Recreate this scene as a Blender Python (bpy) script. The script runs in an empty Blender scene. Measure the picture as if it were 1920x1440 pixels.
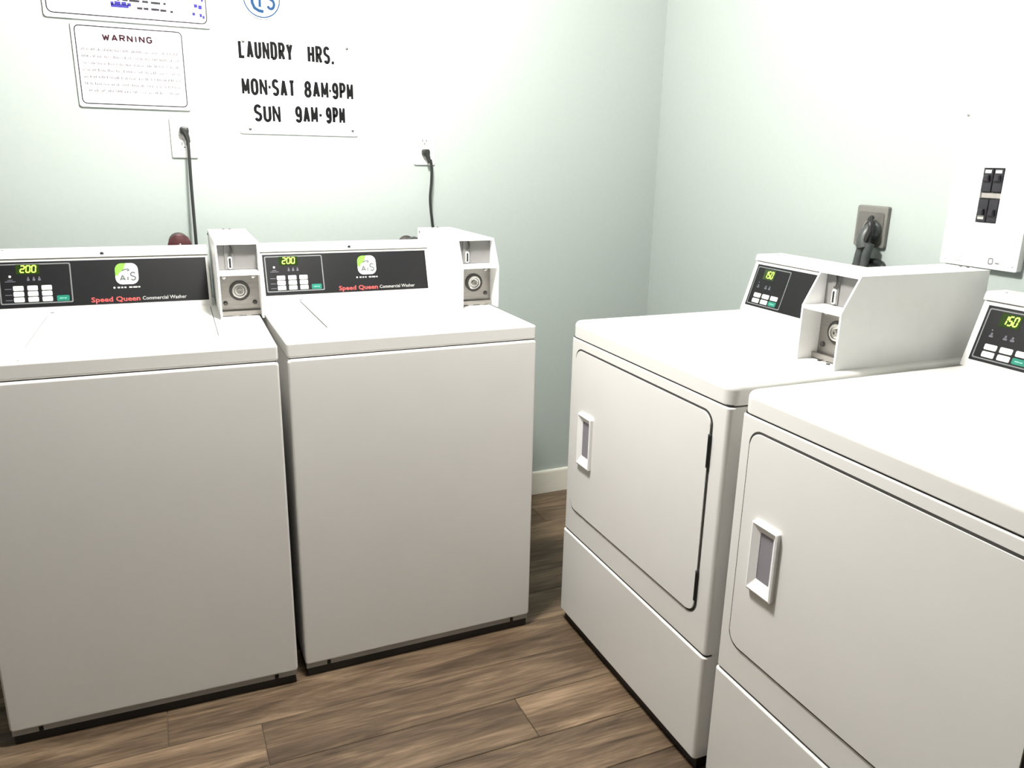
import bpy, bmesh, math, random
from mathutils import Vector, Matrix
random.seed(7)
sc = bpy.context.scene
COL = sc.collection
PI = math.pi

# ------------------------------------------------------------------ camera, world, lights, exposure
cam_d = bpy.data.cameras.new('camera')
cam = bpy.data.objects.new('camera', cam_d); COL.objects.link(cam); sc.camera = cam
cam_d.sensor_width = 36.0; cam_d.lens = 36.0*1486.93/1920.0; cam_d.clip_start = 0.02
R3, U3, F3 = (.91528435, -.40233025, .01961932), (.09356362, .25972252, .96113998), (.39179127, .87788073, -.27536344)
cam.matrix_world = Matrix(((R3[0], U3[0], -F3[0], -1.82377678), (R3[1], U3[1], -F3[1], -2.73272729), (R3[2], U3[2], -F3[2], 1.33916829), (0, 0, 0, 1)))

w = bpy.data.worlds.new('world'); sc.world = w; w.use_nodes = True
w.node_tree.nodes['Background'].inputs[0].default_value = (.9, .95, 1, 1)
w.node_tree.nodes['Background'].inputs[1].default_value = .03

def lamp(name, loc, r, power, col):
    d = bpy.data.lights.new(name, 'POINT'); d.shadow_soft_size = r; d.energy = power; d.color = col
    o = bpy.data.objects.new(name, d); o.location = loc; COL.objects.link(o); return o
lamp('ceiling_lamp_light', (-1.44, -1.17, 2.28), .10, 190, (1, .978, .945))
lamp('added_fill_light', (-3.6, -4.8, 2.28), 0.10, 6, (1, .965, .91))  # unseen fill light, added to lift the machine fronts

vs = sc.view_settings
vs.view_transform = 'Standard'; vs.look = 'None'; vs.gamma = 1; vs.use_curve_mapping = False
vs.exposure = 0.06

# ------------------------------------------------------------------ materials
def mat(name, col, rough=.5, metal=0, emit=None, spec=None, coat=0):
    m = bpy.data.materials.new(name); m.use_nodes = True
    b = m.node_tree.nodes['Principled BSDF']
    b.inputs['Base Color'].default_value = (*col, 1); b.inputs['Roughness'].default_value = rough; b.inputs['Metallic'].default_value = metal
    if spec is not None: b.inputs['Specular IOR Level'].default_value = spec
    if coat: b.inputs['Coat Weight'].default_value = coat; b.inputs['Coat Roughness'].default_value = .15
    if emit: b.inputs['Emission Color'].default_value = (*emit[0], 1); b.inputs['Emission Strength'].default_value = emit[1]
    return m
def noisy(m, scale, amount, bump=0, detail=4, stretch=None):
    """mottles the base colour a little and adds fine relief"""
    nt = m.node_tree; b = nt.nodes['Principled BSDF']; c = tuple(b.inputs['Base Color'].default_value)
    tc = nt.nodes.new('ShaderNodeTexCoord'); n = nt.nodes.new('ShaderNodeTexNoise')
    n.inputs['Scale'].default_value = scale; n.inputs['Detail'].default_value = detail
    mp = nt.nodes.new('ShaderNodeMapping'); mp.inputs['Scale'].default_value = stretch or (1, 1, 1)
    nt.links.new(tc.outputs['Object'], mp.inputs[0]); nt.links.new(mp.outputs[0], n.inputs[0])
    r = nt.nodes.new('ShaderNodeValToRGB')
    r.color_ramp.elements[0].position = .3; r.color_ramp.elements[1].position = .7
    r.color_ramp.elements[0].color = tuple(x*(1-amount) for x in c[:3])+(1,); r.color_ramp.elements[1].color = tuple(min(1, x*(1+amount)) for x in c[:3])+(1,)
    nt.links.new(n.outputs[0], r.inputs[0]); nt.links.new(r.outputs[0], b.inputs['Base Color'])
    if bump:
        bp = nt.nodes.new('ShaderNodeBump'); bp.inputs['Strength'].default_value = bump; bp.inputs['Distance'].default_value = .002
        nt.links.new(n.outputs[0], bp.inputs['Height']); nt.links.new(bp.outputs[0], b.inputs['Normal'])
    return m

M = {}
M['wall'] = noisy(mat('wall_paint', (.37, .412, .388), .6), 60, .015, .12)
M['ceiling'] = noisy(mat('ceiling_paint', (.52, .52, .50), .8), 40, .02, .2)
M['trim'] = noisy(mat('trim_paint', (.74, .72, .64), .4), 20, .02)
M['enamel'] = noisy(mat('white_enamel', (.735, .72, .695), .30, spec=.5, coat=.25), 6, .012)
M['box_enamel'] = noisy(mat('white_powder_coat', (.85, .85, .84), .38), 40, .012, .05)
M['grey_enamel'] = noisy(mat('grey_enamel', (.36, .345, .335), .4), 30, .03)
M['coin_grey'] = noisy(mat('grey_coin_plate', (.20, .195, .19), .4), 30, .03)
M['black_panel'] = noisy(mat('black_overlay', (.0055, .0055, .0065), .42, spec=.3), 30, .1)
M['panel_line'] = mat('grey_print', (.16, .17, .17), .5)
M['print_dim'] = mat('dim_grey_print', (.10, .10, .12), .5)
M['print_light'] = mat('light_grey_print', (.45, .45, .43), .5)
M['button'] = noisy(mat('white_button', (.74, .73, .70), .4), 60, .04)
M['green_button'] = noisy(mat('green_button', (.012, .17, .115), .35), 60, .05)
M['pale_green'] = mat('pale_green_print', (.30, .60, .48), .5)
M['digit'] = mat('lit_digit', (.5, .8, .1), .4, emit=((.42, .85, .06), 1.5))
M['display'] = mat('display_window', (.01, .02, .005), .12, emit=((.05, .12, .0), .30))
M['led'] = mat('lit_led', (.9, .9, .9), .3, emit=((1, 1, .95), .9))
M['red_print'] = mat('red_print', (.50, .075, .07), .45)
M['sticker_white'] = mat('sticker_white', (.82, .86, .84), .35)
M['sticker_green'] = noisy(mat('sticker_green', (.19, .42, .055), .35), 300, .12)
M['sticker_dark'] = mat('sticker_dark', (.08, .10, .09), .4)
M['dark'] = mat('dark_plastic', (.012, .012, .012), .45)
M['shadow_gap'] = mat('gap_shade', (.03, .028, .025), .7)  # dark colour standing in for the shade inside seams, gaps and grooves
M['steel'] = noisy(mat('brushed_steel', (.38, .36, .335), .36, .85), 25, .10, .03, stretch=(1, 1, 8))
M['chrome'] = noisy(mat('chrome', (.72, .71, .69), .2, 1), 30, .05)
M['dark_steel'] = noisy(mat('dark_steel', (.10, .095, .09), .4, .8), 30, .1)
M['handle_pocket'] = noisy(mat('grey_violet_plastic', (.23, .215, .24), .4), 30, .03)
M['handle'] = noisy(mat('white_handle_plastic', (.86, .85, .84), .3), 30, .01)
M['sign'] = noisy(mat('white_sign_plastic', (.84, .84, .85), .4), 30, .008)
M['ink'] = mat('black_vinyl', (.0035, .0035, .004), .7, spec=.12)
M['ink_grey'] = mat('grey_ink', (.030, .027, .033), .7, spec=.12)
M['ink_plum'] = mat('plum_ink', (.035, .010, .016), .7, spec=.12)
M['ink_faint'] = mat('faint_ink', (.15, .13, .14), .7, spec=.12)
M['ink_blue'] = mat('blue_ink', (.035, .030, .20), .7, spec=.12)
M['logo_blue'] = mat('logo_blue', (.011, .045, .11), .7, spec=.12)
M['outlet_white'] = noisy(mat('white_outlet_plastic', (.82, .82, .80), .35), 30, .01)
M['cord'] = noisy(mat('black_cord_rubber', (.012, .014, .013), .42), 60, .1)
M['grey_cord'] = noisy(mat('grey_cord_rubber', (.05, .056, .054), .42), 60, .15)
M['grey_plastic'] = noisy(mat('grey_outlet_plastic', (.16, .157, .14), .4), 50, .06)
M['grey_plastic_dark'] = noisy(mat('dark_grey_outlet_face', (.11, .106, .097), .45), 50, .08)
M['panel_steel'] = noisy(mat('white_painted_steel', (.84, .84, .83), .35), 30, .01)
M['breaker'] = noisy(mat('black_breaker', (.016, .015, .02), .4), 60, .1)
M['breaker_grey'] = noisy(mat('breaker_grey', (.30, .28, .26), .5), 60, .1)
M['knob_red'] = noisy(mat('dark_red_knob', (.060, .014, .016), .45), 60, .3)
M['knob_dark'] = noisy(mat('dark_knob', (.035, .038, .036), .45), 60, .3)
M['brass'] = noisy(mat('brass', (.45, .30, .12), .35, 1), 60, .1)
M['grout'] = noisy(mat('brown_grout', (.115, .085, .062), .8), 60, .1)

def wood():
    m = bpy.data.materials.new('wood_look_plank'); m.use_nodes = True; nt = m.node_tree; L = nt.links.new
    b = nt.nodes['Principled BSDF']; N = nt.nodes.new
    tc = N('ShaderNodeTexCoord'); oi = N('ShaderNodeObjectInfo')
    sep = N('ShaderNodeVectorMath'); sep.operation = 'SCALE'; sep.inputs[0].default_value = (37, 61, 13)
    L(oi.outputs['Random'], sep.inputs['Scale'])
    add = N('ShaderNodeVectorMath'); add.operation = 'ADD'; L(tc.outputs['Object'], add.inputs[0]); L(sep.outputs[0], add.inputs[1])
    mp = N('ShaderNodeMapping'); mp.inputs['Scale'].default_value = (1.5, 9, 1); L(add.outputs[0], mp.inputs[0])
    n1 = N('ShaderNodeTexNoise'); n1.inputs['Scale'].default_value = 1.6; n1.inputs['Detail'].default_value = 7; n1.inputs['Roughness'].default_value = .62; n1.inputs['Distortion'].default_value = 1.1
    L(mp.outputs[0], n1.inputs[0])
    mp2 = N('ShaderNodeMapping'); mp2.inputs['Scale'].default_value = (9, 130, 1); L(add.outputs[0], mp2.inputs[0])
    n2 = N('ShaderNodeTexNoise'); n2.inputs['Scale'].default_value = 1; n2.inputs['Detail'].default_value = 3; L(mp2.outputs[0], n2.inputs[0])
    mix = N('ShaderNodeMix'); mix.inputs['Factor'].default_value = .34; L(n1.outputs[0], mix.inputs[2]); L(n2.outputs[0], mix.inputs[3])
    r = N('ShaderNodeValToRGB'); e = r.color_ramp.elements
    e[0].position = .34; e[0].color = (.036, .021, .011, 1); e[1].position = .68; e[1].color = (.245, .170, .108, 1)
    k = e.new(.47); k.color = (.088, .058, .034, 1)
    k = e.new(.57); k.color = (.150, .102, .062, 1)
    L(mix.outputs[0], r.inputs[0])
    hv = N('ShaderNodeHueSaturation'); mr = N('ShaderNodeMapRange'); mr.inputs[3].default_value = .80; mr.inputs[4].default_value = 1.20
    L(oi.outputs['Random'], mr.inputs[0]); L(mr.outputs[0], hv.inputs['Value']); L(r.outputs[0], hv.inputs['Color']); L(hv.outputs[0], b.inputs['Base Color'])
    b.inputs['Roughness'].default_value = .5; b.inputs['Specular IOR Level'].default_value = .35
    bp = N('ShaderNodeBump'); bp.inputs['Strength'].default_value = .25; bp.inputs['Distance'].default_value = .0015
    L(mix.outputs[0], bp.inputs['Height']); L(bp.outputs[0], b.inputs['Normal'])
    return m
M['wood'] = wood()

# ------------------------------------------------------------------ mesh helpers
OFF = Vector((0, 0, 0))                      # shift from measuring coordinates to the thing's own origin
def BM(): return bmesh.new()
def box(bm, a, b, bev=0, seg=2):
    t = bmesh.new(); bmesh.ops.create_cube(t, size=1)
    s = [abs(b[i]-a[i]) for i in range(3)]; c = [(a[i]+b[i])/2 for i in range(3)]
    for v in t.verts: v.co = Vector((v.co[i]*s[i]+c[i] for i in range(3)))
    if bev: bmesh.ops.bevel(t, geom=list(t.edges), offset=min(bev, min(s)*.49), segments=seg, profile=.5, affect='EDGES')
    merge(bm, t)
def merge(bm, t, mtx=None):
    if mtx: bmesh.ops.transform(t, matrix=mtx, verts=t.verts)
    me = bpy.data.meshes.new('tmp'); t.to_mesh(me); t.free(); bm.from_mesh(me); bpy.data.meshes.remove(me)
def rrect(w, h, r, n=5, rr=None):
    """outline of a rounded rectangle, centred, counter-clockwise; rr = radii TR, TL, BL, BR"""
    rr = rr or (r, r, r, r); P = []
    for k, (sx, sy) in enumerate(((1, 1), (-1, 1), (-1, -1), (1, -1))):
        q = rr[k]
        if q <= 1e-6: P.append((sx*w/2, sy*h/2)); continue
        for i in range(n+1):
            a = PI/2*(k+i/n); P.append((sx*(w/2-q)+q*math.cos(a), sy*(h/2-q)+q*math.sin(a)))
    return P
def prism(bm, pts, d, f, bev=0, seg=2, cap_only=False):
    """pts in 2D extruded from 0 to d, mapped to 3D by f(x, y, depth)"""
    t = bmesh.new(); n = len(pts)
    lo = [t.verts.new((x, y, 0)) for x, y in pts]; hi = [t.verts.new((x, y, d)) for x, y in pts]
    t.faces.new(lo[::-1]); top = t.faces.new(hi)
    for i in range(n): t.faces.new((lo[i], lo[(i+1) % n], hi[(i+1) % n], hi[i]))
    if bev:
        bmesh.ops.bevel(t, geom=list(top.edges), offset=bev, segments=seg, profile=.5, affect='EDGES')
    for v in t.verts: v.co = Vector(f(*v.co))
    bmesh.ops.recalc_face_normals(t, faces=t.faces)
    merge(bm, t)
def ring(bm, po, pi, d, f):
    t = bmesh.new(); n = len(po)
    V = [[t.verts.new((x, y, z)) for x, y in p] for p, z in ((po, 0), (po, d), (pi, d), (pi, 0))]
    for k in range(4):
        A, B = V[k], V[(k+1) % 4]
        for i in range(n): t.faces.new((A[i], A[(i+1) % n], B[(i+1) % n], B[i]))
    for v in t.verts: v.co = Vector(f(*v.co))
    bmesh.ops.recalc_face_normals(t, faces=t.faces)
    merge(bm, t)
def lathe(bm, prof, f, n=24):
    """prof: (radius, height) list revolved about the axis, mapped by f(x, y, h)"""
    t = bmesh.new(); R = []
    for r, h in prof:
        if r < 1e-6: R.append([t.verts.new((0, 0, h))])
        else: R.append([t.verts.new((r*math.cos(2*PI*i/n), r*math.sin(2*PI*i/n), h)) for i in range(n)])
    for a, b in zip(R, R[1:]):
        for i in range(n):
            j = (i+1) % n
            if len(a) == 1 and len(b) == 1: continue
            if len(a) == 1: t.faces.new((a[0], b[j], b[i]))
            elif len(b) == 1: t.faces.new((a[i], a[j], b[0]))
            else: t.faces.new((a[i], a[j], b[j], b[i]))
    for r_ in (R[0], R[-1]):
        if len(r_) > 1: t.faces.new(r_)
    for v in t.verts: v.co = Vector(f(*v.co))
    bmesh.ops.recalc_face_normals(t, faces=t.faces)
    merge(bm, t)
def smooth_path(P, k=8):
    """Catmull-Rom through the points"""
    P = [Vector(p) for p in P]; Q = [2*P[0]-P[1]]+P+[2*P[-1]-P[-2]]; out = []
    for i in range(1, len(Q)-2):
        a, b, c, d = Q[i-1:i+3]
        for j in range(k):
            t = j/k; out.append(.5*((2*b)+(c-a)*t+(2*a-5*b+4*c-d)*t*t+(3*b-a-3*c+d)*t**3))
    return out+[P[-1]]
def tube(bm, P, r, n=10):
    P = [Vector(p) for p in P]; t = bmesh.new(); R = []
    up = Vector((.03, 1, .013))
    for i, p in enumerate(P):
        d = (P[min(i+1, len(P)-1)]-P[max(i-1, 0)]).normalized()
        x = d.cross(up)
        x = x.normalized() if x.length > .05 else d.cross(Vector((1, 0, 0))).normalized()
        y = x.cross(d).normalized(); rr = r[i] if isinstance(r, (list, tuple)) else r
        R.append([t.verts.new(p+x*rr*math.cos(2*PI*k/n)+y*rr*math.sin(2*PI*k/n)) for k in range(n)]); up = y
    for a, b in zip(R, R[1:]):
        for k in range(n): t.faces.new((a[k], a[(k+1) % n], b[(k+1) % n], b[k]))
    t.faces.new(R[0]); t.faces.new(R[-1]); bmesh.ops.recalc_face_normals(t, faces=t.faces); merge(bm, t)
def ribbon(bm, pts, th, f, d=.0006, closed=False):
    """a stroke of constant width with mitred joints"""
    P = [Vector(p).to_2d() for p in pts]; n = len(P); Lf, Rt = [], []
    for i in range(n):
        a = P[i-1] if (i or closed) else None; c = P[(i+1) % n] if (i < n-1 or closed) else None
        d1 = (P[i]-a).normalized() if a is not None else (c-P[i]).normalized(); d2 = (c-P[i]).normalized() if c is not None else d1
        nn = Vector((-(d1+d2).y, (d1+d2).x))
        if nn.length < 1e-6: nn = Vector((-d1.y, d1.x))
        nn.normalize(); co = max(.45, nn.dot(Vector((-d1.y, d1.x)))); nn *= th/2/co
        Lf.append(P[i]+nn); Rt.append(P[i]-nn)
    t = bmesh.new()
    A = [[t.verts.new((*p, z)) for p in Q] for Q, z in ((Lf, d), (Rt, d), (Rt, 0), (Lf, 0))]
    for k in range(4):
        X, Y = A[k], A[(k+1) % 4]
        for i in range(n if closed else n-1): t.faces.new((X[i], X[(i+1) % n], Y[(i+1) % n], Y[i]))
    if not closed:
        for i in (0, n-1): t.faces.new([A[k][i] for k in range(4)])
    for v in t.verts: v.co = Vector(f(*v.co))
    bmesh.ops.recalc_face_normals(t, faces=t.faces)
    merge(bm, t)
def finish(bm, name, m, smooth=True, angle=35):
    bmesh.ops.translate(bm, verts=bm.verts, vec=OFF)
    me = bpy.data.meshes.new(name); bm.to_mesh(me); bm.free(); me.materials.append(M[m] if isinstance(m, str) else m)
    if smooth:
        for p in me.polygons: p.use_smooth = True
        try: me.set_sharp_from_angle(angle=math.radians(angle))
        except Exception: pass
    return me
def obj(name, bm, m, parent=None, label=None, kind=None, smooth=True):
    o = bpy.data.objects.new(name, finish(bm, name, m, smooth)); COL.objects.link(o); o.parent = parent
    if smooth and m in ('enamel', 'box_enamel', 'sign', 'panel_steel', 'trim', 'outlet_white', 'grey_plastic', 'handle', 'black_panel'):
        k = o.modifiers.new('even_shading', 'WEIGHTED_NORMAL'); k.keep_sharp = True; k.weight = 100
    if label: o['label'] = label
    if kind: o['kind'] = kind
    return o
def tag(o, label, cat, group=None):
    o['label'] = label; o['category'] = cat
    if group: o['group'] = group
    return o
def thing(name, label, cat, loc=(0, 0, 0), rz=0, group=None):
    o = bpy.data.objects.new(name, None); o.empty_display_size = .1; COL.objects.link(o)
    o.location = loc; o.rotation_euler = (0, 0, rz); return tag(o, label, cat, group)

# stroke alphabet for the stick-on letters (unit cell, pen centre lines)
def arc(cx, cy, rx, ry, a0, a1, n=8): return [(cx+rx*math.cos(math.radians(a0+(a1-a0)*i/n)), cy+ry*math.sin(math.radians(a0+(a1-a0)*i/n))) for i in range(n+1)]
S_ = arc(.5, .75, .5, .25, 25, 180, 8)+[(.02, .66), (.12, .57), (.5, .49), (.88, .41), (.98, .32)]+arc(.5, .25, .5, .25, 0, -155, 8)
GLY = {'L': [[(0, 1), (0, 0), (1, 0)]], 'A': [[(0, 0), (.5, 1.0), (1, 0)], [(.2, .28), (.8, .28)]], 'U': [[(0, 1), (0, .25)]+arc(.5, .25, .5, .25, 180, 360)[1:]+[(1, 1)]],
       'N': [[(0, 0), (0, 1), (1, 0), (1, 1)]], 'D': [[(0, 0), (0, 1), (.45, 1)]+arc(.45, .72, .55, .28, 90, 0)[1:]+arc(.45, .28, .55, .28, 0, -90)+[(0, 0)]],
       'R': [[(0, 0), (0, 1), (.5, 1)]+arc(.5, .75, .5, .25, 90, -90)[1:]+[(0, .5)], [(.45, .5), (1, 0)]], 'Y': [[(0, 1), (.5, .45), (1, 1)], [(.5, .5), (.5, 0)]],
       'H': [[(0, 0), (0, 1)], [(1, 0), (1, 1)], [(0, .5), (1, .5)]], 'S': [S_], 'M': [[(0, 0), (0, 1), (.5, .2), (1, 1), (1, 0)]],
       'O': [arc(.5, .72, .5, .28, 0, 180)+arc(.5, .28, .5, .28, 180, 360)+[(1, .72)]], 'T': [[(0, 1), (1, 1)], [(.5, 1), (.5, 0)]],
       '8': [arc(.5, .76, .42, .24, -90, 270, 16), arc(.5, .26, .5, .26, 90, 450, 16)], '9': [arc(.5, .7, .5, .3, 0, 360, 16), [(1, .75), (1, .28)]+arc(.5, .25, .5, .25, 0, -160, 8)],
       'P': [[(0, 0), (0, 1), (.5, 1)]+arc(.5, .73, .5, .27, 90, -90)[1:]+[(0, .46)]], 'W': [[(0, 1), (.25, 0), (.5, .8), (.75, 0), (1, 1)]], 'I': [[(.5, 0), (.5, 1)]],
       'G': [arc(.5, .72, .5, .28, 20, 180)+arc(.5, .28, .5, .28, 180, 360)+[(1, .45), (.55, .45)]]}
def glyph(bm, ch, x, y, w_, h, th, f, d=.0006):
    for q, st in enumerate(GLY[ch]):
        d += .00012
        P = [(x+th/2+px*(w_-th), y+th/2+py*(h-th)) for px, py in st]; run = [P[0]]
        for i in range(1, len(P)):
            run.append(P[i])
            if i < len(P)-1 and len(st) < 8:
                a = (Vector(P[i])-Vector(P[i-1])).normalized(); c = (Vector(P[i+1])-Vector(P[i])).normalized()
                if a.dot(c) < -.25:
                    e = lambda p, q: tuple(Vector(p)+(Vector(p)-Vector(q)).normalized()*th*.22)
                    ribbon(bm, run[:-1]+[e(run[-1], run[-2])], th, f, d); run = [P[i]]; d += .00012
        ribbon(bm, run, th, f, d)
# printed lower-case lettering from the built-in font
def text(bm, s, x, y, width, height, f, bold=0):
    c = bpy.data.curves.new('t', 'FONT'); c.body = s; c.size = 1; c.resolution_u = 2; c.offset = bold
    o = bpy.data.objects.new('t', c); COL.objects.link(o)
    me = bpy.data.meshes.new_from_object(o.evaluated_get(bpy.context.evaluated_depsgraph_get()))
    bpy.data.objects.remove(o); bpy.data.curves.remove(c)
    xs = [v.co.x for v in me.vertices]; x0, x1 = min(xs), max(xs); k = height/.70
    t = bmesh.new(); t.from_mesh(me); bpy.data.meshes.remove(me)
    for v in t.verts: v.co = Vector(f(x+(v.co.x-x0)/(x1-x0)*width, y+v.co.y*k, .0004))
    merge(bm, t)
def quad(bm, x0, y0, x1, y1, f, d=.0005, bev=0):
    prism(bm, [(x0, y0), (x1, y0), (x1, y1), (x0, y1)], d, f, bev, 1)

# ------------------------------------------------------------------ the room
X0, X1, Y0, Y1, H = -5.0, 0.0, -6.5, 0.0, 2.44
def struct(name, bm, m, parent=None): return obj(name, bm, m, parent, kind='structure')
T = .1
b = BM(); box(b, (X0-T, Y0-T, -.12), (X1+T, Y1+T, -.0035)); floor = struct('floor', b, 'grout')
b = BM(); box(b, (X0-T, Y0-T, H), (X1+T, Y1+T, H+.1)); struct('ceiling', b, 'ceiling')
b = BM(); box(b, (X0-T, Y1, -.1), (X1+T, Y1+T, H)); struct('wall_back', b, 'wall')
b = BM(); box(b, (X1, Y0, -.1), (X1+T, Y1, H)); struct('wall_right', b, 'wall')
b = BM(); box(b, (X0-T, Y0, -.1), (X0, Y1, H)); struct('wall_left', b, 'wall')
b = BM(); box(b, (X0-T, Y0-T, -.1), (X1+T, Y0, H)); struct('wall_front', b, 'wall')
def board(name, p0, p1, nrm):
    b = BM(); P0, P1, n = Vector(p0), Vector(p1), Vector(nrm); d = (P1-P0).normalized()
    prism(b, [(0, 0), (.013, 0), (.013, .088), (.008, .097), (0, .097)], (P1-P0).length, lambda x, y, z: P0+n*x+Vector((0, 0, y))+d*z)
    struct(name, b, 'trim')
board('baseboard_back', (X0, Y1, 0), (X1, Y1, 0), (0, -1, 0))
board('baseboard_right', (X1, Y1-.013, 0), (X1, Y0, 0), (-1, 0, 0))
board('baseboard_left', (X0, Y1-.013, 0), (X0, Y0, 0), (1, 0, 0))

# wood-look plank tiles, each laid singly, running along the back wall
PW, PL = .15, 1.2
PM = {}
def plank(x0, x1, y0, y1):
    lx, ly = round(x1-x0-.0014, 4), round(y1-y0-.0014, 4)
    if (lx, ly) not in PM:
        b = BM(); prism(b, [(-lx/2, -ly/2), (lx/2, -ly/2), (lx/2, ly/2), (-lx/2, ly/2)], .010, lambda x, y, z: (x, y, z-.010), .0012, 1)
        PM[(lx, ly)] = finish(b, 'plank', 'wood', smooth=False)
    o = bpy.data.objects.new('plank', PM[(lx, ly)]); COL.objects.link(o); o.parent = floor; o.location = ((x0+x1)/2, (y0+y1)/2, 0)
seam = {-1: -1.703, 0: -1.912, 1: -1.35, -2: -1.095, -3: -1.5}          # end joints seen in the photo, by row
row = -37
while True:
    ya = -1.005+row*PW
    if ya >= Y1: break
    yb = min(Y1, ya+PW); ya = max(Y0, ya)
    if yb > Y0+.01:
        s = seam.get(row, -1.912+((row*5) % 8)*PL/8.0)
        while s > X0: s -= PL
        x = X0
        while x < X1-.02:
            e = min(X1, s+PL)
            if e-x > .02: plank(x, e, ya, yb)
            x = e; s += PL
    row += 1

# ------------------------------------------------------------------ parts shared by the machines
def slant(v0, z0):
    """frame of the tilted console face: x across, y up the face from its foot, d outward"""
    k = .042/.135; L = math.hypot(.042, .135); ey = (.042/L, .135/L)
    return lambda u, y, d: (u, v0+ey[0]*y-ey[1]*d, z0+ey[1]*y+ey[0]*d)
SL = math.hypot(.042, .135)/.135            # face length per unit of height
def console(root, u0, u1, v0, z0, name='console'):
    """white housing behind the panel: tilted face, seam, overhanging rounded cap"""
    b = BM(); vb = .70
    prism(b, [(v0, 0), (v0+.0436, .140), (vb, .140), (vb, 0)], u1-u0, lambda x, y, z: (u0+z, x, z0+y))
    o = obj(name, b, 'enamel', root)
    b = BM(); c0 = v0+.0395
    P = [(c0, .1435), (c0+.0025, .152)]+[(c0+.011+.0085*math.cos(a), .1525+.0085*math.sin(a)) for a in (PI*.95, PI*.8, PI*.65, PI*.5)]+[(vb-.004, .161), (vb, .157), (vb, .1435)]
    t0, t1 = u0-.001, u1+.001
    prism(b, P, t1-t0, lambda x, y, z: (t0+z, x, z0+y)); obj('cap', b, 'enamel', o)
    b = BM(); box(b, (u0+.003, v0+.046, z0+.139), (u1-.003, vb-.004, z0+.145)); obj('cap_gap', b, 'grey_enamel', o)
    b = BM(); uc = (u0+u1)/2; lathe(b, [(0, .0008), (.0042, .0006), (.0050, 0), (.0050, -.003)], lambda x, y, h: (uc+x, c0+.0022-h, z0+.1515+y)); obj('lock_hole', b, 'dark', o)
    b = BM(); lathe(b, [(.0035, 0), (.003, .002), (0, .0025)], lambda x, y, h: (u0+.03+x, vb-.045+y, z0+.1595+h), 10); obj('screw', b, 'dark_steel', o)
    return o
SEG = {'a': ((.12, 1.9), (.88, 1.9)), 'b': ((.95, 1.85), (.95, 1.08)), 'c': ((.95, .92), (.95, .15)), 'd': ((.12, .1), (.88, .1)), 'e': ((.05, .15), (.05, .92)), 'f': ((.05, 1.08), (.05, 1.85)), 'g': ((.12, 1), (.88, 1))}
DIG = {'0': 'abcdef', '1': 'bc', '2': 'abged', '5': 'afgcd'}
def digits(bm, s, x, y, w_, h, f):
    n = len(s); cw = w_/n
    for i, ch in enumerate(s):
        for q in DIG[ch]:
            (a, c), (d, e) = SEG[q]; gx = x+i*cw+.1*cw; g = cw*.74
            ribbon(bm, [(gx+a*g+c*h/2*.12, y+c*h/2), (gx+d*g+e*h/2*.12, y+e*h/2)], .0028, f, .0004)
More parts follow.
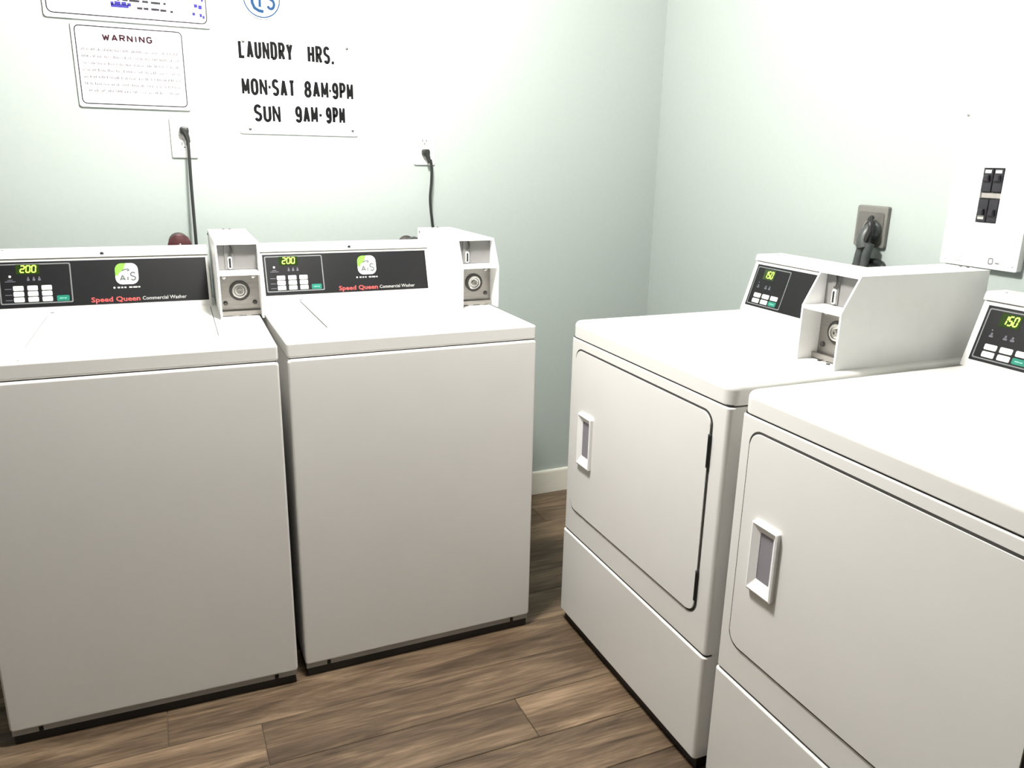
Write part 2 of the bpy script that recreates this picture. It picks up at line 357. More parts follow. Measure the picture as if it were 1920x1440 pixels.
def coin_box(root, u0, u1, vf, vb, z0):
    """sheet-metal coin box: two open bays in front, shelf between, coin plate above, lock plate below"""
    o = bpy.data.objects.new('coin_box', None); COL.objects.link(o); o.parent = root; o.empty_display_size = .05
    zt_, zs, k, th = .198, .122, .042, .0045
    prof = [(vf, 0), (vf, zs), (vf+k, zt_), (vb, zt_), (vb, 0)]
    b = BM()
    for ua, ub in ((u0, u0+th), (u1-th, u1)):
        prism(b, prof, ub-ua, lambda x, y, z: (ua+z, x, z0+y))
    obj('side_panel', b, 'box_enamel', o)
    b = BM(); prism(b, [(vf+k-.002, zt_-.006), (vf+k+.001, zt_), (vb, zt_), (vb, zt_-.006)], u1-u0-2*th, lambda x, y, z: (u0+th+z, x, z0+y))
    prism(b, [(vb-.004, 0), (vb, 0), (vb, zt_-.006), (vb-.004, zt_-.006)], u1-u0-2*th, lambda x, y, z: (u0+th+z, x, z0+y)); obj('top_panel', b, 'box_enamel', o)
    b = BM(); prism(b, [(vf+.001, .1155), (vf+.001, zs), (vf+.003, zs+.001), (vf+.062, zs+.001), (vf+.062, .1155)], u1-u0-2*th, lambda x, y, z: (u0+th+z, x, z0+y)); obj('shelf', b, 'box_enamel', o)
    uc = (u0+u1)/2; W_ = u1-u0-2*th; vp = vf+.058
    for sx in (-.009, .009):
        b = BM(); lathe(b, [(.0035, 0), (.003, .002), (0, .0025)], lambda x, y, h: (uc+sx+x, vb-.010+y, z0+zt_+h), 10); obj('screw', b, 'dark_steel', o)
    b = BM(); lathe(b, [(.0035, 0), (.003, .002), (0, .0025)], lambda x, y, h: (u0-h, vb-.022+x, z0+.186+y), 10); obj('screw', b, 'dark_steel', o)
    b = BM(); box(b, (uc-W_/2, vp, z0+zs+.002), (uc+W_/2, vp+.004, z0+zt_-.006)); cp = obj('coin_plate', b, 'coin_grey', o)
    us = u0+.036
    b = BM(); box(b, (us-.013, vp-.003, z0+zs+.003), (us+.009, vp, z0+zt_-.007), .001, 1); obj('coin_slide', b, 'coin_grey', o)
    b = BM(); prism(b, [(x+us, y+z0+zs+.021) for x, y in rrect(.0105, .033, .0045)], .004, lambda x, y, z: (x, vp-.003-z, y), .001, 1); obj('slot_bezel', b, 'box_enamel', o)
    b = BM(); box(b, (us-.0026, vp-.0076, z0+zs+.008), (us+.0026, vp-.0068, z0+zs+.033)); obj('coin_slot', b, 'dark', o)
    b = BM(); tube(b, smooth_path([(us+.002, vp-.006, z0+zt_-.008), (us+.006, vp-.007, z0+zs+.058), (us+.005, vp-.007, z0+zs+.046), (us-.002, vp-.006, z0+zs+.041)], 6), .0022, 8); obj('coin_guide', b, 'dark_steel', o)
    vl = vf+.056
    b = BM(); box(b, (uc-W_/2, vl, z0+.010), (uc+W_/2, vl+.004, z0+.116)); obj('lock_plate', b, 'steel', o, label='brushed steel lock plate')
    zl = z0+.067
    fl = lambda x, y, h: (uc+x, vl-h, zl+y)
    b = BM(); lathe(b, [(.0265, 0), (.0265, .004), (.0245, .006), (.0215, .006), (.0205, .003), (.0205, 0)], fl, 32); obj('lock_ring', b, 'dark_steel', o)
    b = BM(); lathe(b, [(.0205, 0), (.0200, .007), (.0175, .009), (.0145, .009), (.0125, .006), (0, .006)], fl, 32); obj('lock', b, 'chrome', o)
    b = BM(); lathe(b, [(.0085, .006), (.0085, .0105), (.0075, .0115), (.003, .0115), (.003, .009), (0, .009)], fl, 24); obj('lock_core', b, 'steel', o)
    for sx, sz in ((-1, 1), (1, 1), (-1, -1), (1, -1)):
        b = BM(); ub_, zb_ = uc+sx*.038, z0+.0695+sz*.0355
        lathe(b, [(.0062, 0), (.0062, .0015), (.0050, .0045), (.0025, .0055), (0, .0056)], lambda x, y, h: (ub_+x, vl-h, zb_+y), 14); obj('bolt', b, 'chrome' if sz > 0 else 'dark_steel', o)
    # folded bottom flange with three scalloped lugs
    pts = [(-W_/2, .014), (-W_/2, .003), (-W_*.22, .003), (-W_*.19, .0), (-W_*.08, .0), (-W_*.05, .003), (W_*.1, .003), (W_*.13, .0), (W_*.24, .0), (W_*.27, .003), (W_/2, .003), (W_/2, .014)]
    b = BM(); prism(b, [(uc+x, z0+y) for x, y in pts], .006, lambda x, y, z: (x, vl-.010-z, y)); obj('flange', b, 'steel', o)
    return o
def sticker(parent, u, y, f):
    b = BM(); prism(b, [(u+x, y+yy) for x, yy in rrect(.058, .056, .017, 6)], .0006, f); obj('sticker', b, 'sticker_white', parent, label='white and green rounded service sticker')
    # green corner leaf, swirl and three letters, printed on the sticker
    f2 = lambda x, yy, d: f(u+x, y+yy, d+.0006)
    b = BM(); P = rrect(.058, .056, .017, 6)[6:14]
    prism(b, [(-.001, .028)]+[p for p in P if p[0] < -.001]+[(-.029, -.004), (-.024, -.006), (-.018, .003), (-.008, .009)], .0003, f2); obj('sticker_leaf', b, 'sticker_green', parent, label='green corner of the sticker')
    b = BM(); ribbon(b, [(-.012, .008), (-.004, .0115), (.004, .0125), (.006, .009), (.001, .0075)], .0032, f2, .0004)
    x = -.019
    glyph(b, 'A', x, -.019, .016, .017, .0036, f2, .0003); glyph(b, 'I', -.001, -.019, .006, .013, .0036, f2, .0003); glyph(b, 'S', .008, -.019, .015, .024, .0036, f2, .0003)
    obj('sticker_print', b, 'sticker_dark', parent, label='dark letters on the sticker')
    b = BM()
    lathe(b, [(0, .0003), (.0028, .0003), (.0028, 0)], lambda xx, yy, d: f(u-.034+xx, y-.036+yy, d), 10)
    for a, c in ((-.026, -.020), (-.017, -.012), (-.009, -.004), (.003, .011), (.013, .024), (.026, .031)): quad(b, u+a, y-.038, u+c, y-.034, f, .0003)
    obj('small_print', b, 'print_light', parent)
def buttons(root, par, cells, f, mname='button', prnt='print_light'):
    for (a, c, d, e) in cells:
        b = BM(); prism(b, [((a+d)/2+x, (c+e)/2+y) for x, y in rrect(d-a, e-c, .0025, 3)], .0018, f, .0006, 1)
        o = obj('button', b, mname, root)
        b = BM(); f3 = lambda x, y, z: f(x, y, z+.0018)
        w_ = d-a; quad(b, a+w_*.22, (c+e)/2-.0008, a+w_*.55, (c+e)/2+.0010, f3, .0003); quad(b, a+w_*.6, (c+e)/2-.0010, a+w_*.78, (c+e)/2+.0008, f3, .0003)
        obj('button_mark', b, prnt, o)

# ------------------------------------------------------------------ washers
ZT, ZG, ZB = .9094, .8710, .0243
def washer(label, fx, fy, rot, du, vc, vbox, vback, bu, cu, pu):
    global OFF
    W_, D_ = .65, .705
    OFF = Vector((W_/2, -D_/2, 0))
    root = thing('clothes_washer', label, 'washing machine', group='coin operated top loading washers')
    root.rotation_euler = (0, 0, rot); root.location = Vector((fx, fy, 0)) - Matrix.Rotation(rot, 4, 'Z').to_3x3() @ OFF
    b = BM(); box(b, (-W_+.003, .022, ZB+.001), (-.003, D_, ZG-.004), .004); obj('cabinet', b, 'enamel', root)
    # front panel: rounded edges, bent lip at the foot with two notches
    b = BM(); zl = ZB+.014
    prism(b, [(-W_/2+x, (ZG-.0015+zl)/2+y) for x, y in rrect(W_, ZG-.0015-zl, .009, 4)], .024, lambda x, y, z: (x, .0235-z, y), .006, 3); obj('front_panel', b, 'enamel', root)
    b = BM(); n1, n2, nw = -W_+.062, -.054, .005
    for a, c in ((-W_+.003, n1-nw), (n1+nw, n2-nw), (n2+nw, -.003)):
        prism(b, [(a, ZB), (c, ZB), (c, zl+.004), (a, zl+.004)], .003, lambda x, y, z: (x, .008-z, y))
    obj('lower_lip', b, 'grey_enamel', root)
    b = BM(); box(b, (-W_+.004, .010, ZB), (-.004, .020, zl+.010)); obj('notch_backing', b, 'dark', root)
    b = BM(); box(b, (-W_+.005, .008, ZG-.007), (-.005, D_-.01, ZG+.002)); obj('top_gap', b, 'shadow_gap', root)
    # worktop with rounded edges
    b = BM(); box(b, (-W_, .0045, ZG), (0, D_, ZT), .006, 3); obj('worktop', b, 'enamel', root)
    # lid let into the top: seam frame and raised slab
    b = BM(); lu0, lu1, lv0, lv1 = -.525, -.122, .016, .560
    for a, c in ((lu0-.0022, lu0), (lu1, lu1+.0022)): quad(b, a, .15, c, lv1-.01, lambda x, y, z: (x, y, ZT+z-.0001), .0006)
    obj('lid_seam', b, 'shadow_gap', root, kind='stuff')  # dark strips laid on the worktop paint the shade of the seam
    b = BM(); prism(b, [(x+(lu0+lu1)/2, y+(lv0+lv1)/2) for x, y in rrect(lu1-lu0, lv1-lv0, .010)], .0022, lambda x, y, z: (x, y, ZT+z-.0002), .001, 2); obj('lid', b, 'enamel', root)
    b = BM(); lathe(b, [(0, .003), (.0045, .0025), (.0055, 0)], lambda x, y, h: (lu0+.006+x, .567+y, ZT+h), 12)
    obj('hinge_cap', b, 'dark_steel', root)
    console(root, -W_+.012+du, cu, vc, ZT)
    # black control panel
    f = slant(vc, ZT); pu0, pu1, py0, py1 = -.621+du, pu, .0175*SL, .1345*SL
    b = BM(); quad(b, pu0, py0, pu1, py1, f, .0020, .0006); pan = obj('control_panel', b, 'black_panel', root, label='black control panel with green digits')
    g = lambda x, y, d: f(x+du, y*SL, d+.0020)
    b = BM(); ring(b, [(-.531+x, .078+y) for x, y in rrect(.170, .103, .004)], [(-.531+x, .078+y) for x, y in rrect(.164, .097, .003)], .0005, g); obj('keypad_border', b, 'panel_line', pan)
    b = BM(); quad(b, -.575, .1025, -.520, .1275, g, .0006); obj('display', b, 'display', pan)
    b = BM(); digits(b, '200', -.567, .1065, .040, .0185, lambda x, y, d: g(x, y, d+.0006)); obj('display_digits', b, 'digit', pan, label='lit yellow green digits')
    b = BM(); lathe(b, [(0, .002), (.0022, .0015), (.003, 0)], lambda x, y, d: g(-.590+x, .0975+y, d), 10); obj('indicator_light', b, 'led', pan)
    b = BM(); quad(b, -.602, .0835, -.578, .0855, g); quad(b, -.596, .0875, -.584, .0895, g)
    for a in (-.548, -.535, -.522): quad(b, a-.003, .0855, a+.003, .0905, g); quad(b, a-.0015, .0905, a+.0015, .0955, g)
    for z in (.0655, .0505, .037): quad(b, -.604, z-.001, -.588, z+.001, g)
    obj('keypad_print', b, 'print_dim', pan, kind='stuff')
    buttons(pan, pan, [(a, z0, a+.0245, z1) for a in (-.585, -.552, -.519) for z0, z1 in ((.0605, .073), (.046, .0585), (.0315, .044))], g)
    buttons(pan, pan, [(-.485, .0305, -.455, .0455)], g, 'green_button', 'pale_green')
    f3 = lambda u, y, d: f(u+du-.005, y*SL, d+.0020)
    sticker(pan, -.3045, .0955, lambda u, y, d: f3(u, y, d))
    b = BM(); text(b, 'Speed Queen', -.398, .0235, .122, .0125, f3, .022); obj('maker_lettering', b, 'red_print', pan, label='red maker lettering')
    b = BM(); text(b, 'Commercial Washer', -.270, .0245, .114, .0095, f3, .008); obj('model_lettering', b, 'print_light', pan, label='light grey lettering')
    coin_box(root, bu[0], bu[1], vbox, vback, ZT)
    for sx in (-W_+.05, -.05):
        for vv in (.06, D_-.06):
            b = BM(); lathe(b, [(.018, 0), (.020, .003), (.018, .010), (.006, .011), (.006, ZB+.004)], lambda x, y, h: (sx+x, vv+y, h), 14); obj('foot', b, 'dark', root)
    b = BM(); box(b, (-W_+.006, .0085, .0015), (-.006, D_-.02, ZB+.003)); obj('base', b, 'dark', root)  # black block added to paint the shade under the washer
    OFF = Vector((0, 0, 0)); return root
washer('white top loading washer at left edge of the photo, cut off by the frame', -1.59292, -.88345, -.018, -.02, .565, .342, .78, (-.1035, .007), -.1150, -.1215)
washer('white top loading washer nearer the room corner, with a bare gap to its right', -.92155, -.86782, .004, 0, .565, .284, .705, (-.107, .008), -.081, -.116)

# ------------------------------------------------------------------ dryers
DT, DG, DL, DB = .9172, .8731, .3028, .0367
def dryer(label, fx, fy, rot, vc, vbox):
    global OFF
    W_, D_ = .684, .71
    OFF = Vector((-W_/2, -D_/2, 0))
    root = thing('clothes_dryer', label, 'dryer', group='coin operated front loading dryers')
    root.rotation_euler = (0, 0, rot); root.location = Vector((fx, fy, 0)) - Matrix.Rotation(rot, 4, 'Z').to_3x3() @ OFF
    c = W_/2
    b = BM(); box(b, (.002, .020, DB+.002), (W_-.002, D_, DG-.004), .003); obj('cabinet', b, 'enamel', root)
    def slab(b, z0, z1, r, yb, top, bot, u0=0., u1=W_, v0=0., k=5):
        """upright slab with rounded front corners and rolled top and bottom edges; square at the back"""
        lv = [(bot*(1-math.sin(PI/2*i/k)), z0+bot*(1-math.cos(PI/2*i/k))) for i in range(k+1)] if bot else [(0, z0)]
        lv += [(top*(1-math.cos(PI/2*i/k)), z1-top+top*math.sin(PI/2*i/k)) for i in range(k+1)] if top else [(0, z1)]
        t = bmesh.new(); L_ = []
        for ins, z in lv:
            q = r-ins; P = []
            for i in range(7): a_ = PI+PI/2*i/6; P.append((u0+r+q*math.cos(a_), v0+r+q*math.sin(a_)))
            for i in range(7): a_ = -PI/2+PI/2*i/6; P.append((u1-r+q*math.cos(a_), v0+r+q*math.sin(a_)))
            P += [(u1-ins, yb), (u0+ins, yb)]; L_.append([t.verts.new((x, y, z)) for x, y in P])
        n = len(L_[0]); t.faces.new(L_[0][::-1]); t.faces.new(L_[-1])
        for A, B_ in zip(L_, L_[1:]):
            for i in range(n): t.faces.new((A[i], A[(i+1) % n], B_[(i+1) % n], B_[i]))
        bmesh.ops.recalc_face_normals(t, faces=t.faces); merge(b, t)
    def front(name, z0, z1, dv):
        b = BM(); slab(b, z0, z1, .011, .060, .0038, .0030, v0=dv); obj(name, b, 'enamel', root)
    front('front_panel', DL+.002, DG-.003, 0); front('lower_panel', DB, DL-.003, -.0035)
    b = BM(); slab(b, DL-.005, DL+.005, .009, .08, 0, 0, .003, W_-.003, .003); obj('panel_gap', b, 'shadow_gap', root)
    b = BM(); slab(b, DG-.006, DG+.002, .009, D_-.01, 0, 0, .003, W_-.003, .003); obj('top_gap', b, 'shadow_gap', root)
    # worktop: rolled edges, rounded front corners
    b = BM(); slab(b, DG, DT, .026, D_, .014, .002, -.001, W_+.001, 0.); obj('worktop', b, 'enamel', root)
    # door in its dark groove, hinges on the right, pocket handle on the left
    d0, d1, e0, e1 = .036, .633, .383, .843
    dc, ec = (d0+d1)/2, (e0+e1)/2
    b = BM(); prism(b, [(dc+x, ec+y) for x, y in rrect(d1-d0+.010, e1-e0+.010, .031, 7)], .0007, lambda x, y, z: (x, -z, y)); obj('door_groove', b, 'shadow_gap', root)  # flat dark sheet paints the shade in the gap around the door
    # the door skin is a frame around the handle opening
    h0, h1, k0, k1 = .077, .148, .532, .677
    b = BM(); door_out = rrect(d1-d0, e1-e0, .027, 7)
    t = bmesh.new()
    prism(t, [(dc+x, ec+y) for x, y in door_out], .0032, lambda x, y, z: (x, -.0003-z, y), .0018, 3)
    merge(b, t); door = obj('door', b, 'enamel', root)
    hc, kc = (h0+h1)/2, (k0+k1)/2
    b = BM()
    po = [(hc+x, kc+y) for x, y in rrect(h1-h0, k1-k0, .003, 3)]; pi_ = [(hc+.002+x, kc+.004+y) for x, y in rrect(.036, .100, .003, 3)]
    # raised bezel, sloping in to the pocket
    t = bmesh.new(); n = len(po)
    Ls = [(po, -.0028), (po, -.0118), ([(hc+(x-hc)*.90, kc+(y-kc)*.95) for x, y in po], -.0133), (pi_, -.0056), (pi_, -.0042)]
    V = [[t.verts.new((x, d, y)) for x, y in L_] for L_, d in Ls]
    for A, B_ in zip(V, V[1:]):
        for i in range(n): t.faces.new((A[i], A[(i+1) % n], B_[(i+1) % n], B_[i]))
    bmesh.ops.recalc_face_normals(t, faces=t.faces); merge(b, t); hd = obj('handle', b, 'handle', door, label='white pocket handle')
    b = BM(); prism(b, pi_, .0005, lambda x, y, z: (x, -.0041-z, y)); obj('handle_pocket', b, 'handle_pocket', door, label='grey recess of the handle')
    for za, zb in ((.726, .800), (.415, .488)):
        b = BM(); box(b, (d1-.0035, -.0045, za), (d1+.005, .004, zb), .001, 1); tube(b, [(d1+.0015, -.0035, za+.004), (d1+.0015, -.0035, zb-.004)], .0033, 8); obj('hinge', b, 'dark', root)
    console(root, .0, .648, vc, DT)
    f = slant(vc, DT)
    b = BM(); quad(b, .015, .0165*SL, .575, .1330*SL, f, .0020, .0006); pan = obj('control_panel', b, 'black_panel', root, label='black control panel with green digits')
    g = lambda x, y, d: f(x, y*SL, d+.0020)
    b = BM(); ring(b, [(.0895+x, .0745+y) for x, y in rrect(.137, .106, .004)], [(.0895+x, .0745+y) for x, y in rrect(.132, .101, .003)], .0005, g); obj('keypad_border', b, 'panel_line', pan)
    b = BM(); quad(b, .052, .094, .098, .1225, g, .0006); obj('display', b, 'display', pan)
    b = BM(); digits(b, '150', .0565, .0985, .036, .020, lambda x, y, d: g(x, y, d+.0006)); obj('display_digits', b, 'digit', pan, label='lit yellow green digits')
    b = BM()
    for a in (.046, .078, .094): quad(b, a-.0045, .069, a+.0045, .073, g); quad(b, a-.0022, .0735, a+.0022, .0785, g)
    lathe(b, [(0, .0004), (.0018, .0004), (.0018, 0)], lambda x, y, d: g(.044+x, .084+y, d), 8); obj('keypad_print', b, 'print_dim', pan, kind='stuff')
    buttons(pan, pan, [(a, z0, a+.0285, z1) for a in (.041, .0765) for z0, z1 in ((.0425, .0545), (.0270, .039))]+[(.112, .0425, .1405, .0545)], g)
    buttons(pan, pan, [(.110, .0265, .1405, .0395)], g, 'green_button', 'pale_green')
    coin_box(root, .5465, .662, vbox, .705, DT)
    for uu, vv in ((.5815, vbox+.036), (.614, vbox+.030)):
        b = BM(); lathe(b, [(.0048, 0), (.004, .002), (0, .0025)], lambda x, y, h: (uu+x, vv+y, DT+h), 12); obj('screw', b, 'dark_steel', root)
    b = BM(); box(b, (.008, .012, .0015), (W_-.008, D_-.03, DB+.004)); obj('base', b, 'dark', root)  # black block standing in for the shade beneath the dryer
    OFF = Vector((0, 0, 0)); return root
RD = -(PI/2+.01505)
dryer('white front loading dryer by the room corner, coin box wholly in view', -.81262, -.86154, RD, .560, .281)
dryer('white front loading dryer at right edge of the photo, cut off by the frame', -.81262, -1.56958, RD, .588, .281)

# ------------------------------------------------------------------ things on the back wall
def on_back(x0, z0, d0=0): return lambda x, z, d: (x0+x, -d0-d, z0+z)
def wall_plate(name, label, cat, x0, z0, x1, z1, th, r=.008):
    cx, cz = (x0+x1)/2, (z0+z1)/2
    root = thing(name, label, cat, (cx, -.0005, z0))
    b = BM(); prism(b, [(x, (z1-z0)/2+y) for x, y in rrect(x1-x0, z1-z0, r, 4)], th, lambda x, y, z: (x, -z, y), .0008, 1); obj('board', b, 'sign', root)
    return root, (lambda x, z, d: (x-cx, -th-d, z-z0))
# hours sign with stick-on letters
root, f = wall_plate('wall_sign', 'white sign with large black stick-on letters of the laundry hours', 'sign', -1.556, 1.393, -1.183, 1.686, .004)
def word(s, x0, x1, z0, h):
    n = len(s); cw = (x1-x0)/n; th = .0092
    for i, ch in enumerate(s):
        wl = cw*.88; th = .0072 if ch in 'MNW' else .0088; dz = random.uniform(-.0008, .0008)
        b = BM(); glyph(b, ch, x0+i*cw+(cw-wl)/2, z0+dz, wl, h, th, f, .0007); obj('letter', b, 'ink', root, smooth=False)
def dash(x, z, w_, h):
    b = BM(); quad(b, x-w_/2, z-h/2, x+w_/2, z+h/2, f, .0007); obj('letter', b, 'ink', root, smooth=False)
word('LAUNDRY', -1.546, -1.380, 1.6140, .053); word('HRS', -1.338, -1.264, 1.612, .053); dash(-1.2575, 1.617, .008, .009)
word('MON', -1.5435, -1.464, 1.5085, .050); dash(-1.4585, 1.534, .007, .008); word('SAT', -1.453, -1.378, 1.5075, .051); word('8AM', -1.354, -1.274, 1.5075, .051); dash(-1.270, 1.532, .006, .008); word('9PM', -1.2655, -1.194, 1.507, .051)
word('SUN', -1.5125, -1.428, 1.4295, .052); word('9AM', -1.386, -1.311, 1.431, .051); dash(-1.304, 1.456, .008, .008); word('9PM', -1.2885, -1.2235, 1.4315, .051)
for x, z in ((-1.529, 1.662), (-1.211, 1.662), (-1.525, 1.407), (-1.201, 1.411)):
    b = BM(); lathe(b, [(.0045, 0), (.0042, .001), (.0025, .002), (0, .0022)], lambda xx, yy, h: f(x+xx, z+yy, h), 12); obj('screw', b, 'dark_steel', root)
# warning sign
root, f = wall_plate('wall_sign', 'small white framed warning sign above the left power cord', 'sign', -1.994, 1.4545, -1.694, 1.6835, .007)
def border(x0, z0, x1, z1, r, t, m, rr=None):
    cx, cz = (x0+x1)/2, (z0+z1)/2; b = BM()
    ring(b, [(cx+x, cz+y) for x, y in rrect(x1-x0, z1-z0, r, 5)], [(cx+x, cz+y) for x, y in rrect(x1-x0-2*t, z1-z0-2*t, max(r-t, .001), 5)], .0006, f); obj('border', b, m, root)
border(-1.986, 1.463, -1.702, 1.675, .013, .0030, 'ink_grey')
b = BM(); x = -1.916
for ch, wl in zip('WARNING', (.020, .017, .016, .016, .008, .016, .016)):
    glyph(b, ch, x, 1.6365, wl, .019, .0042, f, .0006); x += wl+.0038
obj('heading', b, 'ink_plum', root, label='plum coloured heading')
def print_lines(x0, x1, z0, n, dz, h, m, seed, name='small_print'):
    rnd = random.Random(seed); b = BM()
    for k in range(n):
        x = x0; z = z0-k*dz
        while x < x1-.004:
            for q in range(rnd.randint(2, 7)):
                lw = rnd.uniform(.0012, .0034); hh = h*rnd.choice((.55, .8, 1))
                if x+lw > x1: break
                quad(b, x, z, x+lw, z+hh, f, .0005); x += lw+.0012
            x += .0042
    obj(name, b, m, root, smooth=False, kind='stuff')
print_lines(-1.974, -1.716, 1.6085, 7, .0185, .0072, 'ink_faint', 3)
# larger framed notice, its top beyond the picture
root, f = wall_plate('wall_sign', 'large white notice with black frame and blue print, upper left', 'sign', -2.056, 1.690, -1.618, 2.020, .007)
border(-2.048, 1.7005, -1.627, 2.011, .016, .0032, 'ink_grey')
def bars(L, m, name, h):
    b = BM()
    for xa, xb, z in L: quad(b, xa, z, xb, z+h, f, .0005)
    obj(name, b, m, root, smooth=False, kind='stuff')
bars([(-1.882, -1.874, 1.7455), (-1.867, -1.860, 1.7455), (-1.853, -1.838, 1.746), (-1.835, -1.808, 1.7455), (-1.801, -1.785, 1.7455), (-1.778, -1.753, 1.7445), (-1.745, -1.738, 1.7445),
      (-1.816, -1.802, 1.727), (-1.799, -1.786, 1.727), (-1.779, -1.757, 1.727), (-1.755, -1.738, 1.726), (-1.728, -1.720, 1.7245)], 'ink_grey', 'small_print', .0062)
bars([(-1.735, -1.724, 1.766), (-1.719, -1.700, 1.766), (-1.697, -1.682, 1.766), (-1.88, -1.84, 1.768), (-1.83, -1.78, 1.768)], 'ink_grey', 'small_print', .006)
bars([(-1.884, -1.876, 1.734), (-1.884, -1.838, 1.728), (-1.874, -1.858, 1.7355), (-1.856, -1.843, 1.735), (-1.841, -1.831, 1.733)], 'ink_blue', 'blue_lettering', .0085)
b = BM()
for xa, za, xb, zb in ((-1.670, 1.766, -1.662, 1.776), (-1.658, 1.766, -1.650, 1.772), (-1.641, 1.762, -1.635, 1.774), (-1.662, 1.745, -1.652, 1.754), (-1.650, 1.741, -1.640, 1.752), (-1.668, 1.723, -1.660, 1.731), (-1.648, 1.720, -1.641, 1.729), (-1.640, 1.716, -1.634, 1.724)):
    quad(b, xa, za, xb, zb, f, .0005)
obj('blue_mark', b, 'ink_blue', root, smooth=False, label='small blue emblem')
# round blue emblem sign above the hours sign
root = thing('round_sign', 'round sign with blue letters above the hours sign', 'sign', (-1.4665, -.0005, 1.729))
b = BM(); lathe(b, [(.058, 0), (.058, .0025), (.057, .003), (0, .003)], lambda x, y, h: (x, -h, .058+y), 48); obj('disc', b, 'sign', root)
f = lambda x, z, d: (x, -.003-d, .058+z)
b = BM(); ring(b, arc(0, 0, .0545, .0545, 0, 360, 48)[:-1], arc(0, 0, .0508, .0508, 0, 360, 48)[:-1], .0005, f); obj('rim', b, 'logo_blue', root)
b = BM(); glyph(b, 'P', -.010, -.028, .022, .060, .0080, f, .0005); glyph(b, 'S', .012, -.031, .028, .062, .0080, f, .0005)
ribbon(b, [(-.024, .030), (-.029, .008), (-.028, -.014), (-.022, -.028), (-.010, -.0345), (.004, -.0365)], .0092, f, .0005); obj('emblem', b, 'logo_blue', root, label='blue letters and sweep')

# wall outlets and washer cords
def outlet(label, x, z0):
    root = thing('wall_outlet', label, 'outlet', (x, -.0005, z0), 0, 'white wall outlets behind the washers')
    b = BM(); prism(b, [(px, .0575+py) for px, py in rrect(.074, .115, .004, 3)], .0075, lambda X, Y, Z: (X, -Z, Y), .003, 2); obj('cover_plate', b, 'outlet_white', root)
    for zc in (.038, .077):
        b = BM(); prism(b, [(px, zc+py) for px, py in rrect(.034, .028, .010, 4)], .0022, lambda X, Y, Z: (X, -.0075-Z, Y), .0006, 1); s = obj('socket', b, 'outlet_white', root)
        b = BM()
        for sx in (-.0065, .0065): quad(b, sx-.0011, zc-.001, sx+.0011, zc+.008, lambda X, Y, Z: (X, -.0097-Z, Y), .0004)
        lathe(b, [(0, .0004), (.0022, .0004), (.0022, 0)], lambda X, Y, h: (X, -.0097-h, zc-.007+Y), 10); obj('socket_hole', b, 'dark', s)
    return root
outlet('white wall outlet behind the left washer, below the warning sign', -1.722, 1.3165)
outlet('white wall outlet behind the right washer, right of the hours sign', -.9555, 1.306)
def cord(label, x, z, side, path, r):
    root = thing('power_cord', label, 'power cord', (x, -.0105, z), 0, 'black power cords of the washers')
    b = BM(); P = rrect(.026, .024, .008, 4)
    prism(b, [(px, py) for px, py in P], .020, lambda X, Y, Z: (X, -Z, Y), .004, 2)
    tube(b, smooth_path([(0, -.012, -.002), (side*.006, -.016, -.018), (side*.009, -.020, -.034)], 5), [.010-.0004*i for i in range(11)], 10); obj('plug', b, 'cord', root)
    b = BM(); tube(b, smooth_path([Vector(q)-Vector((x, -.0105, z)) for q in path], 8), r, 10); obj('cable', b, 'cord', root)
cord('black power cord running down from the outlet behind the left washer', -1.7195, 1.396, 1, [(-1.7115, -.030, 1.366), (-1.712, -.034, 1.33), (-1.714, -.042, 1.24), (-1.715, -.052, 1.14), (-1.716, -.065, 1.04), (-1.72, -.075, .9), (-1.74, -.075, .6)], .0046)
cord('black power cord running down from the outlet behind the right washer', -.954, 1.347, 1, [(-.940, -.028, 1.325), (-.937, -.030, 1.30), (-.940, -.034, 1.25), (-.946, -.038, 1.20), (-.945, -.040, 1.16), (-.940, -.042, 1.11), (-.935, -.045, 1.04), (-.93, -.05, .7)], .0048)
def valve(label, x, z, y, r, m):
    root = thing('water_valve', label, 'valve', (x, -.0005, z), 0)
    b = BM(); lathe(b, [(.030, 0), (.030, .004), (.016, .007), (.011, .010), (.011, -y-.03), (.014, -y-.026), (.010, -y-.018), (.006, -y-.014), (.006, -y-.002)], lambda X, Y, h: (X, -h, Y), 20)
    tube(b, smooth_path([(0, y+.045, -.005), (0, y+.040, -.03), (0, y+.045, -.06), (0, y+.05, -.25)], 5), .012, 12); obj('valve_body', b, 'dark_steel', root)
    n = 40; P = [((r*(1+.025*math.cos(8*2*PI*i/n)))*math.cos(2*PI*i/n), (r*(1+.025*math.cos(8*2*PI*i/n)))*math.sin(2*PI*i/n)) for i in range(n)]
    b = BM(); prism(b, P, .016, lambda X, Y, Z: (X, y-Z+.008, Y), .005, 2); obj('valve_handle', b, m, root)
    b = BM(); lathe(b, [(.006, 0), (.006, .003), (.003, .005), (0, .005)], lambda X, Y, h: (X, y-.008-h, Y), 12); obj('screw', b, 'dark_steel', root)
valve('dark red round water valve handle behind the left washer console', -1.7635, 1.061, -.10, .0335, 'knob_red')
valve('dark round water valve handle behind the right washer console', -1.024, 1.037, -.10, .034, 'knob_dark')

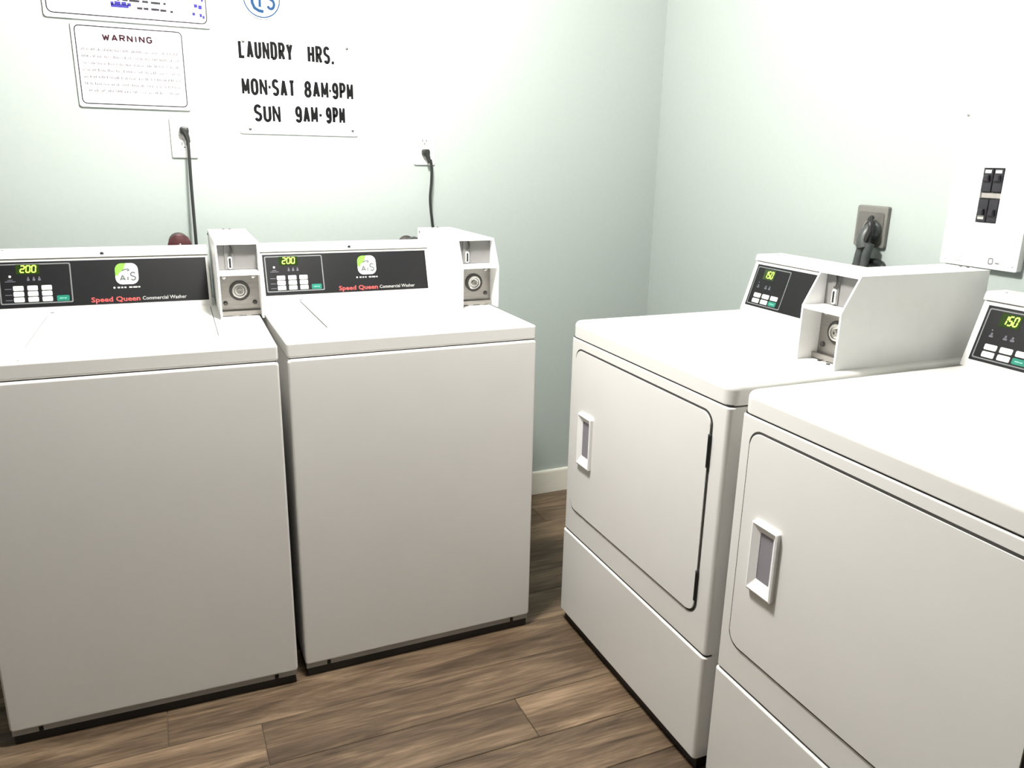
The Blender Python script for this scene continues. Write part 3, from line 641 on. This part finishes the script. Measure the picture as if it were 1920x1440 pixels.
# ------------------------------------------------------------------ things on the right wall (facing -x)
root = thing('dryer_outlet', 'grey surface mounted dryer outlet on the right wall', 'outlet', (-.0005, -1.0885, 1.118))
fy = lambda a, z, d: (-d, -a, z)                       # a runs to the viewer's right
b = BM(); prism(b, [(x, .055+y) for x, y in rrect(.106, .112, .006, 4)], .012, fy, .004, 2); obj('housing', b, 'grey_plastic', root)
b = BM(); prism(b, [(x, .051+y) for x, y in rrect(.088, .088, .008, 4)], .003, lambda a, z, d: fy(a, z, d+.0118), .001, 1)
obj('socket_face', b, 'grey_plastic_dark', root)
b = BM(); ring(b, arc(.006, .05, .027, .027, 0, 360, 28)[:-1], arc(.006, .05, .022, .022, 0, 360, 28)[:-1], .003, lambda a, z, d: fy(a, z, d+.0145)); obj('socket_ring', b, 'grey_plastic', root)
root = thing('power_cord', 'thick grey dryer cord with black plug in the dryer outlet', 'power cord', (-.0165, -1.100, 1.160))
b = BM(); lathe(b, [(.024, 0), (.024, .012), (.020, .016), (0, .016)], lambda X, Y, h: (-h, X-.008, Y+.006), 24)
tube(b, smooth_path([(-.010, -.004, .012), (-.020, -.001, -.004), (-.024, .000, -.022), (-.024, -.004, -.042)], 5), [.015+.0004*i for i in range(16)], 12); obj('plug', b, 'grey_cord', root)
b = BM(); tube(b, smooth_path([(-.014, -.006, .038), (-.028, -.014, .033), (-.036, -.026, .022), (-.036, -.028, .006), (-.033, -.018, -.012), (-.030, -.010, -.030), (-.024, -.008, -.040)], 6), .0075, 10); obj('pull_loop', b, 'dark', root)
for k, (ya, yb) in enumerate(((.006, .008), (-.018, -.016))):
    b = BM(); tube(b, smooth_path([(-.024, ya-.004, -.030), (-.026, ya, -.052), (-.028, yb, -.075), (-.030, yb, -.100), (-.032, yb, -.16), (-.032, yb, -.4)], 8), .0122, 12); obj('cable', b, 'grey_cord', root)
b = BM(); tube(b, smooth_path([(-.005, .042, -.130), (-.003, .036, -.092), (-.002, .010, -.083), (-.0005, -.020, -.081), (-.001, -.045, -.083), (-.010, -.062, -.090), (-.012, -.066, -.104), (-.014, -.050, -.13), (-.014, -.03, -.20)], 8), .0095, 12); obj('cable', b, 'cord', root)

# breaker panel
root = thing('breaker_panel', 'white breaker panel on the right wall with black switches', 'breaker panel', (-.0005, -1.4275, 1.105))
po = [(x, .185+y) for x, y in rrect(.201, .370, .004, 3)]; o0, o1, q0, q1 = -.0235, .0295, .105, .2315
pin = [((o0+o1)/2+x, (q0+q1)/2+y) for x, y in rrect(o1-o0, q1-q0, .001, 3)]
b = BM(); ring(b, po, pin, .019, fy); obj('cover', b, 'panel_steel', root)
b = BM(); quad(b, -.095, .006, .095, .36, fy, .006); obj('back_plate', b, 'breaker_grey', root)
for r_ in (0, 1):
    for c_ in (0, 1):
        a0 = o0+.001+c_*.0262; za = q0+.002 if r_ == 0 else q0+.0715; zb = za+.053
        b = BM(); prism(b, [(a0, za), (a0+.0245, za), (a0+.0245, zb), (a0, zb)], .014, lambda a, z, d: fy(a, z, d+.006), .0012, 1)
        br = obj('breaker', b, 'breaker', root)
        zc = (za+zb)/2+(.005 if r_ else -.004)
        b = BM(); prism(b, [(a0+.004, zc-.007), (a0+.0205, zc-.007), (a0+.0185, zc+.007), (a0+.006, zc+.007)], .008, lambda a, z, d: fy(a, z, d+.020), .002, 1); obj('toggle', b, 'breaker', br)
        if r_ == 1 or c_ == 0:
            b = BM(); zl = zb-.010 if r_ else za+.006
            quad(b, a0+.004, zl, a0+.0195, zl+(.007 if r_ else .013), lambda a, z, d: fy(a, z, d+.020), .0004); obj('breaker_label', b, 'outlet_white' if r_ else 'print_light', br)
b = BM(); prism(b, [(o0, q0+.056), (o1, q0+.056), (o1, q0+.071), (o0, q0+.071)], .015, fy, .002, 1); obj('filler_strip', b, 'breaker_grey', root)
f = lambda a, z, d: fy(a, z, d+.019)
b = BM()
for x0, z0, x1, z1 in ((-.062, .0090, -.040, .0120), (-.050, .019, -.040, .0215), (-.050, .029, -.041, .032), (-.052, .058, -.043, .061)): quad(b, x0, z0, x1, z1, f, .0004)
obj('small_print', b, 'print_light', root)
b = BM(); ring(b, [(.034+x, .018+y) for x, y in rrect(.013, .016, .004, 3)], [(.034+x, .018+y) for x, y in rrect(.008, .010, .002, 3)], .0004, f); quad(b, .046, .013, .056, .016, f, .0004); obj('maker_mark', b, 'panel_line', root)
for a, z in ((-.088, .352), (.088, .352), (-.088, .014), (.088, .014)):
    b = BM(); lathe(b, [(.0045, 0), (.004, .0015), (.002, .0022), (0, .0023)], lambda x, y, h: f(a+x, z+y, h), 12); obj('screw', b, 'steel' if z > .2 else 'panel_steel', root)
